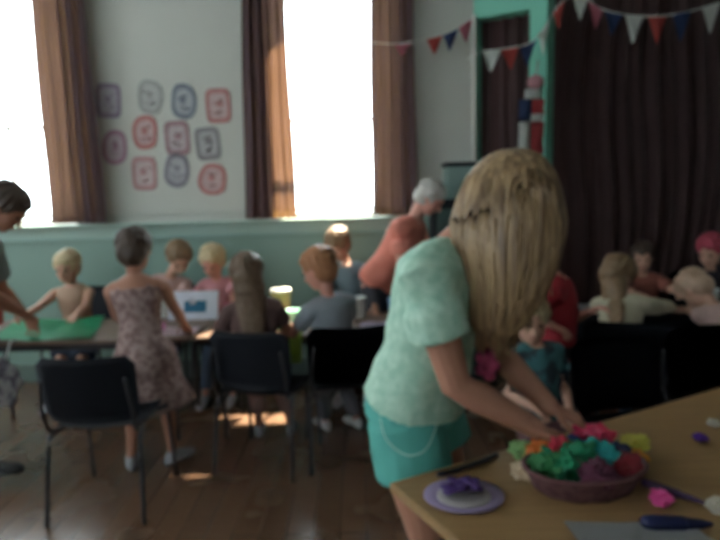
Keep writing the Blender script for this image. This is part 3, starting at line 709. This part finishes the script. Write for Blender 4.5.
# child E
person('flushed child with fair hair in pink behind the blue picture', (-1.05, 4.38, .48), (-1.08, 4.33, .87), (-1.09, 4.27, 1.01), 1.20, -95, (-100, 30),
    [(-1.22, 3.955, .70), (-.92, 3.955, .70)], seatfeet(-1.05, 4.38, -90), SK_pink, group=GC, hh=.23, top=(plain('shirt_pink', (.50, .22, .24)), .6, 0), bottom=(denim, 1.8, 'trousers'), shoes=sh_grey, hair='short', haircol=H_blond)
# child F seated, back to camera
person('girl with long brown hair seated with her back to the camera', (-.56, 3.18, .50), (-.62, 3.20, .91), (-.64, 3.23, 1.045), 1.24, 95, (105, 25),
    [(-.48, 3.50, .70), (-.84, 3.46, .70)], seatfeet(-.56, 3.18, 90, .30), SK_tan, group=GC, hh=.23, top=(plain('shirt_dark_brown', (.10, .055, .05)), .6, 0), bottom=(plain('trousers_pinkish', (.26, .15, .13)), 1.5, 'trousers'), shoes=sh_grey, hair='long', haircol=mat('hair_brown', (.13, .08, .05), .5, .3, 40))
# child G
person('short haired child in a grey shirt seated sideways below the middle window', (-.12, 3.25, .50), (-.19, 3.30, .90), (-.245, 3.32, 1.06), 1.24, 120, (150, 25),
    [(-.22, 3.62, .70), (-.46, 3.50, .70)], seatfeet(-.12, 3.25, 95, .30), SK_pink, group=GC, hh=.23, top=(plain('shirt_grey', (.22, .24, .27)), .6, 0), bottom=(plain('trousers_grey', (.14, .14, .16)), 1.8, 'trousers'), shoes=sh_white, hair='short', haircol=H_ginger)
# person H
person('person in slate blue behind the table, half hidden by the child in grey', (-.06, 4.38, .52), (-.10, 4.34, .96), (-.16, 4.30, 1.11), 1.32, -100, (-120, 35),
    [(-.25, 3.955, .70), (.10, 3.955, .70)], seatfeet(-.06, 4.38, -90), SK_fair, group=GC, hh=.23, top=(plain('shirt_slate_blue', (.13, .18, .21)), 1.6, 0), bottom=(denim, 1.8, 'trousers'), shoes=sh_grey, hair='short', haircol=H_mid)
# adult I
person('grey haired adult in a coral top bending forward near the far corner', (.13, 4.14, .86), (.38, 4.06, 1.29), (.50, 4.02, 1.44), 1.66, -25, (-20, 40),
    [(.40, 3.90, .74), (.50, 4.02, .72)], [(.10, 4.1, .07, -30), (.22, 4.38, .07, -20)], SK_pink, child=False, hh=.22,
    elbows=[V((-.3, -.3, -.6)), V((.3, .2, -.6))], top=(plain('shirt_coral', (.60, .20, .15)), .6, -.04, .02), bottom=(plain('trousers_dark', (.04, .045, .06)), 1.9, 'trousers'), shoes=sh_blk, hair='short', haircol=H_grey)
# child K red
person('standing child in a red top behind the woman in mint', (1.00, 2.92, .64), (.995, 2.91, 1.04), (.90, 2.88, 1.16), 1.28, -20, (-60, 20),
    [(.90, 2.70, .85), (1.14, 2.84, .88)], [(.93, 2.84, .05), (1.02, 3.0, .05)], SK_pink, group=GQ, hh=.23, top=(plain('shirt_red', (.27, .015, .025)), .6, -.05), bottom=(plain('trousers_navy', (.02, .022, .035)), 1.8, 'trousers'), shoes=sh_blk, hair='short', haircol=H_brown)
# toddler P
person('small child in a dark teal top beside the child in red', (.80, 2.55, .48), (.79, 2.56, .79), (.765, 2.56, .90), 1.0, -80, (-95, 10),
    [(.74, 2.42, .55), (.90, 2.42, .52)], [(.76, 2.52, .05), (.88, 2.55, .05)], SK_fair, group=GQ, hh=.205, top=(two_tone('shirt_dark_teal', (.018, .03, .04), (.04, .13, .14), 14), .6, -.05), bottom=(two_tone('leggings_dark_red', (.08, .03, .04), (.16, .09, .09), 30), 1.8, 'leggings'), shoes=sh_grey, hair='short', haircol=H_blond)
# child L
person('fair haired child in a pale top stretched across the right hand table', (1.46, 3.22, .50), (1.56, 3.41, .835), (1.575, 3.50, .945), 1.20, 55, (20, 40),
    [(1.98, 3.56, .73), (1.72, 3.72, .72)], seatfeet(1.46, 3.22, 76, .30), SK_fair, group=GQ, hh=.23, elbows=[V((.2, -.6, .1)), V((-.3, .4, .1))], top=(plain('shirt_pale_yellow', (.42, .38, .28)), 1.6, 0), bottom=(denim, 1.8, 'trousers'), shoes=sh_grey, hair='long', haircol=H_mid)
# child M
person('dark haired boy facing the camera in front of the stage curtain', (2.16, 4.38, .46), (2.14, 4.36, .82), (2.12, 4.32, .955), 1.14, -95, (-110, 12),
    [(2.00, 4.02, .72), (2.30, 4.0, .72)], seatfeet(2.16, 4.38, -90), SK_fair, group=GQ, hh=.215, top=(plain('shirt_dull_red', (.24, .08, .06)), .7, 0), bottom=(denim, 1.8, 'trousers'), shoes=sh_grey, hair='short', haircol=H_brown)
# child N
person('child in a red cap reaching across the table at the right edge', (2.68, 4.38, .47), (2.62, 4.31, .86), (2.58, 4.24, 1.00), 1.20, -115, (-140, 25),
    [(2.24, 4.02, .74), (2.60, 3.98, .72)], seatfeet(2.68, 4.38, -100), SK_fair, group=GQ, hh=.23, elbows=[V((-.4, -.2, .2)), V((.4, 0, -.4))], top=(plain('shirt_black', (.03, .025, .03)), .6, 0), bottom=(denim, 1.8, 'trousers'), shoes=sh_grey, hair='short', haircol=mat('cap_red', (.34, .05, .08), .8))
# child O
person('child in pale pink with head down at the right edge of the photo', (2.06, 3.06, .48), (2.06, 3.31, .775), (2.00, 3.42, .865), 1.12, 95, (120, 60),
    [(1.96, 3.62, .72), (2.30, 3.55, .72)], seatfeet(2.06, 3.06, 88, .30), SK_fair, group=GQ, hh=.215, elbows=[V((-.5, -.2, .1)), V((.6, 0, 0))], top=(plain('shirt_light_pink', (.50, .34, .31)), .6, 0), bottom=(denim, 1.8, 'trousers'), shoes=sh_grey, hair='short', haircol=mat('hair_fair_pink', (.42, .28, .2), .5, .2, 30))

# ------------------------------------------------------------------ things on the left tables
def sheet(name, pts, z, m, label, cat, th=.003, wav=.004, group=None, parent=None):
    """flexible flat sheet: four corners, gently buckled"""
    bm = bmesh.new(); n = 10; G = []
    a, b, c, d_ = [V((p[0], p[1], 0)) for p in pts]
    for j in range(n+1):
        row = []
        for i in range(n+1):
            p = a.lerp(b, i/n).lerp(d_.lerp(c, i/n), j/n); edge = 4*abs(i/n-.5)*abs(j/n-.5)
            row.append(bm.verts.new((p.x, p.y, z+wav*(1+noise.noise(p*9))*edge*2)))
        G.append(row)
    for j in range(n):
        for i in range(n): bm.faces.new((G[j][i], G[j][i+1], G[j+1][i+1], G[j+1][i]))
    bmesh.ops.solidify(bm, geom=bm.faces[:], thickness=-th)
    o = obj(name, bm, m, parent, True)
    return tag(o, label, cat, group) if not parent else o
TT = TZ+.0005
M_green = mat('bright_green_card', (.02, .36, .16), .35, .15, 9)
sheet('craft_sheet', [(-2.28, 3.39), (-1.62, 3.39), (-1.80, 4.0), (-2.40, 4.0)], TT, M_green, 'bright green shiny craft sheet on the left table', 'craft sheet', wav=.012)
sheet('paper_sheet', [(-2.55, 3.60), (-2.38, 3.56), (-2.36, 3.74), (-2.52, 3.78)], TT, plain('paper_white', (.75, .77, .80)), 'small white paper left of the green sheet', 'paper')
pb = thing('picture_board', (-1.16, 3.95, TT), 'white board with a blue picture propped on the left table', 'picture')
X = Matrix.Translation(V((-1.15, 3.88, TT))) @ Matrix.Rotation(math.radians(-22), 4, 'X')
bm = bmesh.new(); box(bm, (-.17, -.006, 0), (.17, .006, .20)); bevelled(bm, .003); bmesh.ops.transform(bm, matrix=X, verts=bm.verts); obj('board', bm, plain('board_white', (.62, .66, .76)), pb)
bm = bmesh.new(); box(bm, (-.06, -.009, .05), (.09, -.005, .13)); bmesh.ops.transform(bm, matrix=X, verts=bm.verts); obj('picture', bm, plain('picture_blue', (.03, .16, .28)), pb)
bm = bmesh.new(); box(bm, (-.02, .006, 0), (.02, .012, .15)); bmesh.ops.transform(bm, matrix=Matrix.Translation(V((-1.15, 3.93, TT))) @ Matrix.Rotation(math.radians(14), 4, 'X'), verts=bm.verts); obj('stand', bm, plain('board_white', (.6,)*3), pb)
def book(x, y, z, w, d_, h, rot, m, label, name='exercise_book', cat='book'):
    o = thing(name, (x, y, z), label, cat); M_ = Matrix.Translation(V((x, y, z))) @ Matrix.Rotation(rot, 4, 'Z')
    bm = bmesh.new(); box(bm, (-w/2+.003, -d_/2+.003, .002), (w/2-.003, d_/2-.003, h-.002)); bmesh.ops.transform(bm, matrix=M_, verts=bm.verts); obj('pages', bm, plain('paper_white', (.75,)*3), o)
    bm = bmesh.new(); box(bm, (-w/2, -d_/2, h-.002), (w/2, d_/2, h)); box(bm, (-w/2, -d_/2, 0), (w/2, d_/2, .002)); box(bm, (-w/2, -d_/2, 0), (-w/2+.003, d_/2, h)); bmesh.ops.transform(bm, matrix=M_, verts=bm.verts); obj('cover', bm, m, o)
book(-1.34, 3.62, TT, .17, .22, .014, .3, plain('cover_magenta', (.48, .16, .32)), 'magenta covered booklet beside the standing girl')
sheet('paper_sheet', [(-1.30, 3.45), (-1.02, 3.43), (-1.03, 3.62), (-1.26, 3.66)], TT, plain('paper_pale_pink', (.66, .52, .58)), 'pale pink paper in front of the blue picture', 'paper')
def tub(name, x, y, z, r0, r1, h, m, label, cat, lid=None, fill=None):
    o = thing(name, (x, y, z), label, cat); bm = bmesh.new(); n = 20
    prof = [(r0*.96, .0), (r0, .004), (r1, h), (r1*1.04, h+.002), (r1*1.04, h-.004), (r1*.93, h-.003), (r0*.93, .006)]
    R_ = [[bm.verts.new((x+r*math.cos(2*PI*i/n), y+r*math.sin(2*PI*i/n), z+q)) for i in range(n)] for r, q in prof]
    for k_ in range(len(R_)-1):
        for i in range(n): bm.faces.new((R_[k_][i], R_[k_][(i+1) % n], R_[k_+1][(i+1) % n], R_[k_+1][i]))
    bm.faces.new(R_[0][::-1]); bm.faces.new(R_[-1]); obj('tub_body', bm, m, o, True)
    if lid:
        bm = bmesh.new(); tube(bm, [(x, y, z+h+.001), (x, y, z+h+.016)], [r1*1.06, r1*1.0], 20); obj('lid', bm, lid, o, True)
    if fill:
        bm = bmesh.new(); ellipsoid(bm, (x, y, z+h*.75), WORLDAX, (r1*.85, r1*.85, h*.35), 14); obj('contents', bm, fill, o, True)
    return o
WH = plain('plastic_white', (.72, .75, .72), .35); YE = plain('plastic_yellow', (.65, .55, .20), .4)
tub('craft_tub', -.55, 3.95, TT, .055, .07, .17, plain('tub_olive', (.25, .28, .12), .4), 'olive craft tub with a white lid on the middle table', 'tub', lid=WH)
tub('craft_tub', -.66, 3.72, TT, .028, .032, .11, YE, 'small yellow pot beside the long haired girl', 'pot')
tub('craft_tub', -.44, 3.72, TT, .05, .065, .08, plain('cup_cyan', (.45, .68, .68), .4), 'pale cyan cup in front of the olive tub', 'cup', fill=plain('tissue_green', (.05, .30, .12)))
sheet('craft_sheet', [(-.60, 3.52), (-.40, 3.50), (-.36, 3.66), (-.58, 3.68)], TT, plain('card_green', (.08, .36, .14)), 'small green card on the middle table', 'card')
sheet('paper_sheet', [(-.36, 3.80), (-.14, 3.76), (-.10, 3.96), (-.34, 3.98)], TT, plain('paper_white', (.75,)*3), 'white paper on the table in front of the slate blue shirt', 'paper')
tub('paper_cup', -.02, 3.80, TT, .045, .055, .14, WH, 'white cup on the table below the middle window', 'cup')
def hanging_strip():
    bm = bmesh.new(); path = [(3.50, TT+.006), (3.42, TT+.006), (3.374, TT+.004), (3.365, TT-.03), (3.362, .58), (3.358, .50)]; rows = []
    for k_, (y, z) in enumerate(path): rows.append([bm.verts.new((-.42+.012*i-.035*k_*.1, y-.003*math.sin(i+k_), z)) for i in range(7)])
    for k_ in range(len(rows)-1):
        for i in range(6): bm.faces.new((rows[k_][i], rows[k_][i+1], rows[k_+1][i+1], rows[k_+1][i]))
    bmesh.ops.solidify(bm, geom=bm.faces[:], thickness=-.003); return obj('paper_strip', bm, plain('strip_lime', (.42, .62, .14), .6, trans=.3), smooth=True)
tag(hanging_strip(), 'lime green strip hanging over the table edge between two chairs', 'strip')
for (x, y, r, h, mm, lab) in [(-1.50, 3.90, .028, .09, YE, 'yellow glue pot in front of the leaning child'), (-1.38, 3.98, .03, .10, WH, 'white glue pot beside the yellow glue pot'),
        (-.92, 3.96, .03, .08, plain('pot_pink', (.5, .14, .22)), 'pink pot right of the blue picture'), (-.88, 3.62, .026, .07, plain('pot_teal', (.05, .30, .28)), 'teal pot beside the elbow of the long haired girl'),
        (.22, 3.94, .035, .09, plain('pot_blue', (.10, .20, .42)), 'blue pot at the right end of the middle table'), (-2.50, 3.93, .03, .09, plain('pot_red', (.45, .06, .05)), 'red pot at the far left end of the table')]:
    tub('glue_pot', x, y, TT, r*.85, r, h, mm, lab, 'pot', lid=mm)
sheet('paper_sheet', [(-.98, 3.70), (-.78, 3.68), (-.76, 3.86), (-.96, 3.88)], TT, plain('card_teal', (.06, .26, .22)), 'dark teal card left of the small yellow pot', 'card')
sheet('paper_sheet', [(-.02, 3.48), (.24, 3.46), (.26, 3.66), (.0, 3.68)], TT, plain('paper_lilac', (.46, .42, .56)), 'lilac paper at the right end of the middle table', 'paper')
sheet('paper_sheet', [(-1.58, 3.66), (-1.47, 3.64), (-1.46, 3.80), (-1.58, 3.80)], TT, plain('paper_peach', (.60, .40, .30)), 'peach paper between the green sheet and the magenta booklet', 'paper')
# carrier bag hanging under the left end of the table
bg_ = thing('carrier_bag', (-2.15, 3.34, .3), 'crumpled pale carrier bag hanging from the left table edge', 'bag')
bm = bmesh.new(); ellipsoid(bm, (-2.15, 3.325, .44), WORLDAX, (.13, .038, .15), 24)
for v in bm.verts: v.co += V((noise.noise(v.co*14), .5*noise.noise(v.co*14+V((5, 0, 0))), noise.noise(v.co*14+V((0, 5, 0)))))*.03
obj('bag_body', bm, two_tone('bag_grey_pattern', (.45, .45, .46), (.16, .14, .18), 22), bg_, True)
bm = bmesh.new()
for x in (-2.21, -2.09): tube(bm, spline([(x-.02, 3.33, .55), (x, 3.355, TZ-.01), (x, 3.372, TZ+.006), (x, 3.42, TZ+.008)], 5), .005, 6)
obj('handle', bm, WH, bg_, True)

# ------------------------------------------------------------------ things on the right table
book(1.78, 3.86, .6865, .30, .22, .02, .2, plain('cover_grey_white', (.5, .5, .54)), 'pale booklet on the dark cloth just behind the fair haired child')
sheet('paper_sheet', [(1.42, 3.76), (1.64, 3.74), (1.66, 3.96), (1.44, 3.98)], .6865, plain('paper_lilac_grey', (.45, .43, .48)), 'lilac grey paper at the left end of the right table', 'paper')
sheet('paper_sheet', [(2.30, 3.66), (2.62, 3.62), (2.66, 3.86), (2.34, 3.90)], .6865, plain('paper_pale_pink', (.6, .5, .52)), 'pale paper in front of the red capped child', 'paper')
tub('paper_cup', 2.46, 3.98, .6865, .03, .038, .08, WH, 'small white cup at the right end of the right table', 'cup')

# ------------------------------------------------------------------ things on the foreground table
FZ = .7505
sheet('paper_sheet', [(.46, 1.08), (.74, 1.10), (.715, 1.21), (.44, 1.21)], FZ, plain('paper_grey_white', (.42, .42, .42)), 'white paper at the bottom edge, in front of the basket', 'paper')
# paper plate with violet ribbon
pl_ = thing('paper_plate', (.24, 1.335, FZ), 'lilac rimmed paper plate near the table corner', 'plate')
def disc(x, y, z, r, m, parent, name, sx=1, rim=.006):
    bm = bmesh.new(); n = 28; prof = [(0.001, 0), (r*.7, 0), (r, rim), (r, rim+.003), (r*.7, .003), (.001, .003)]
    R_ = [[bm.verts.new((x+sx*q*math.cos(2*PI*i/n), y+q*math.sin(2*PI*i/n), z+h)) for i in range(n)] for q, h in prof]
    for k_ in range(5):
        for i in range(n): bm.faces.new((R_[k_][i], R_[k_][(i+1) % n], R_[k_+1][(i+1) % n], R_[k_+1][i]))
    return obj(name, bm, m, parent, True)
disc(.24, 1.335, FZ, .082, plain('plate_lilac', (.26, .20, .32)), pl_, 'rim', 1.2)
disc(.24, 1.335, FZ+.0035, .055, plain('plate_white', (.30, .27, .27)), pl_, 'centre', 1.2, .0)
rb = thing('ribbon_tangle', (.235, 1.345, FZ+.008), 'tangle of dark violet ribbon on the lilac plate', 'ribbon')
bm = bmesh.new(); rnd = random.Random(4)
for q in range(5):
    pts = [V((.235+rnd.uniform(-.05, .05), 1.345+rnd.uniform(-.028, .028), FZ+.016+rnd.uniform(0, .02))) for _ in range(6)]; tube(bm, spline(pts, 5), .010, 6, flat=.5)
obj('ribbon', bm, plain('ribbon_violet', (.05, .02, .12), .5), rb, True)
bm = bmesh.new(); tube(bm, spline([(.19, 1.44, FZ+.008), (.25, 1.465, FZ+.008), (.31, 1.50, FZ+.008), (.37, 1.545, FZ+.008)], 5), [.007]*16, 8, round_ends=False)
tag(obj('black_cord', bm, plain('cord_black', (.012, .012, .02), .5), smooth=True), 'thick black cord along the far table edge beside the shorts', 'cord')
# basket
bk_ = thing('craft_basket', (.56, 1.36, FZ), 'low maroon oval basket heaped with crumpled coloured tissue', 'basket')
bm = bmesh.new(); n = 40; prof = [(.01, .0), (.80, .0), (.88, .01), (1.0, .05), (1.03, .055), (1.0, .06), (.93, .05), (.82, .014), (.01, .012)]
ang = math.radians(8); ca, sa = math.cos(ang), math.sin(ang)
R_ = []
for q, h in prof:
    row = []
    for i in range(n):
        a = 2*PI*i/n; lx, ly = .150*q*math.cos(a), .100*q*math.sin(a); wv = .003*math.sin(10*a+h*200)
        row.append(bm.verts.new((.55+lx*ca-ly*sa, 1.375+lx*sa+ly*ca+wv, FZ+h)))
    R_.append(row)
for k_ in range(len(R_)-1):
    for i in range(n): bm.faces.new((R_[k_][i], R_[k_][(i+1) % n], R_[k_+1][(i+1) % n], R_[k_+1][i]))
obj('basket_body', bm, two_tone('maroon_weave', (.075, .025, .03), (.12, .055, .055), 60), bk_, True)
bm = bmesh.new(); rp = [V((.55+.154*math.cos(a)*ca-.103*math.sin(a)*sa, 1.375+.154*math.cos(a)*sa+.103*math.sin(a)*ca, FZ+.06)) for a in [2*PI*i/30 for i in range(31)]]
tube(bm, rp, .006, 8, up=(0, 0, 1)); obj('rim', bm, plain('maroon_rim', (.09, .035, .035)), bk_, True)
def tissue(x, y, z, r, c, cname, label, seed, flat=.7, group='crumpled tissue in the basket', name='crumpled_tissue', spike=.0):
    rnd = random.Random(seed); bm = bmesh.new(); bmesh.ops.create_icosphere(bm, subdivisions=4, radius=1)
    o3 = V((seed*3.1, seed*1.7, 0))
    for v in bm.verts:
        d_ = v.co.normalized(); k_ = 1+.42*noise.noise(d_*1.6+o3)+.30*abs(noise.noise(d_*3.5+o3))*2-.2+.10*noise.noise(d_*8+o3)
        v.co = V((d_.x*k_*r*1.15, d_.y*k_*r, d_.z*k_*r*flat)); v.co.rotate(Matrix.Rotation(seed, 3, 'Z')); v.co += V((x, y, z))
    o = obj(name, bm, mat('tissue_'+cname, c, .6, .25, 30, trans=.25)); return tag(o, label, 'tissue paper', group)
TIS = [(.525, 1.40, .80, .052, (.015, .22, .10), 'emerald', 'crumpled emerald tissue, largest piece in the middle of the basket'),
 (.605, 1.41, .803, .040, (.02, .32, .30), 'turquoise', 'crumpled turquoise tissue right of the emerald one'),
 (.465, 1.385, .795, .034, (.04, .20, .07), 'leaf', 'crumpled leaf green tissue at the left end of the basket'),
 (.635, 1.53, .800, .046, (.75, .06, .16), 'pink', 'bright pink crumpled tissue at the back of the heap'),
 (.565, 1.475, .795, .032, (.03, .04, .20), 'navy', 'navy crumpled tissue below the bright pink one'),
 (.66, 1.455, .785, .034, (.015, .02, .08), 'midnight', 'midnight blue crumpled tissue right of the turquoise one'),
 (.655, 1.365, .80, .030, (.20, .01, .02), 'darkred', 'dark red crumpled tissue at the right end of the basket'),
 (.47, 1.45, .80, .034, (.62, .17, .03), 'orange', 'orange crumpled tissue under the hands of the woman'),
 (.505, 1.42, .825, .024, (.50, .03, .06), 'scarlet', 'scarlet crumpled tissue in front of the orange one'),
 (.435, 1.525, .775, .024, (.28, .50, .20), 'palegreen', 'pale green crumpled tissue left of the orange one'),
 (.56, 1.325, .80, .036, (.12, .03, .06), 'plum', 'plum crumpled tissue at the near rim of the basket'),
 (.405, 1.40, .775, .022, (.55, .42, .28), 'cream', 'cream crumpled tissue left of the basket'),
 (.76, 1.545, .775, .026, (.62, .60, .12), 'yellow', 'yellow crumpled tissue right of the bright pink one'),
 (.725, 1.465, .772, .022, (.66, .30, .03), 'amber', 'amber crumpled tissue below the yellow one'),
 (.535, 1.545, .775, .022, (.36, .42, .22), 'olivegreen', 'dull green crumpled tissue beside the fingertips of the woman')]
for i, (x, y, z, r, c, cn, lab) in enumerate(TIS): tissue(x, y, z+.008, r*1.28, c, cn, lab, i+1)
tissue(.69, 1.275, .772, .022, (.70, .08, .30), 'hotpink', 'hot pink crumpled tissue above the navy pen', 31, group='loose tissue balls')
tissue(.98, 1.61, .765, .020, (.10, .03, .30), 'violet', 'violet crumpled tissue alone on the bare table top', 32, .5, group='loose tissue balls')
tissue(.80, 1.235, .770, .022, (.50, .45, .36), 'ivory', 'ivory crumpled tissue near the right edge of the photo', 33, group='loose tissue balls')
tissue(1.08, 1.71, .765, .016, (.60, .58, .50), 'white', 'small white crumpled tissue at the right edge of the wooden table', 34, group='loose tissue balls')
def pen(a, b, r, m, label, name='marker_pen'):
    a, b = V(a), V(b); o = thing(name, a, label, 'pen'); bm = bmesh.new()
    tube(bm, [a, a.lerp(b, .12), a.lerp(b, .55)], [r*.9, r, r*.95], 14, round_ends=True); obj('cap', bm, m, o, True)
    bm = bmesh.new(); tube(bm, [a.lerp(b, .55), a.lerp(b, .85), b], [r*.8, r*.62, r*.3], 14, round_ends=True); obj('barrel', bm, m, o, True)
pen((.615, 1.185, FZ+.016), (.755, 1.185, FZ+.007), .016, plain('pen_navy', (.006, .010, .05), .5), 'fat navy pen lying below the hot pink tissue')
pen((.70, 1.365, FZ+.011), (.795, 1.27, FZ+.006), .011, plain('pen_dark_purple', (.04, .015, .06), .4), 'dark purple pen lying right of the basket')
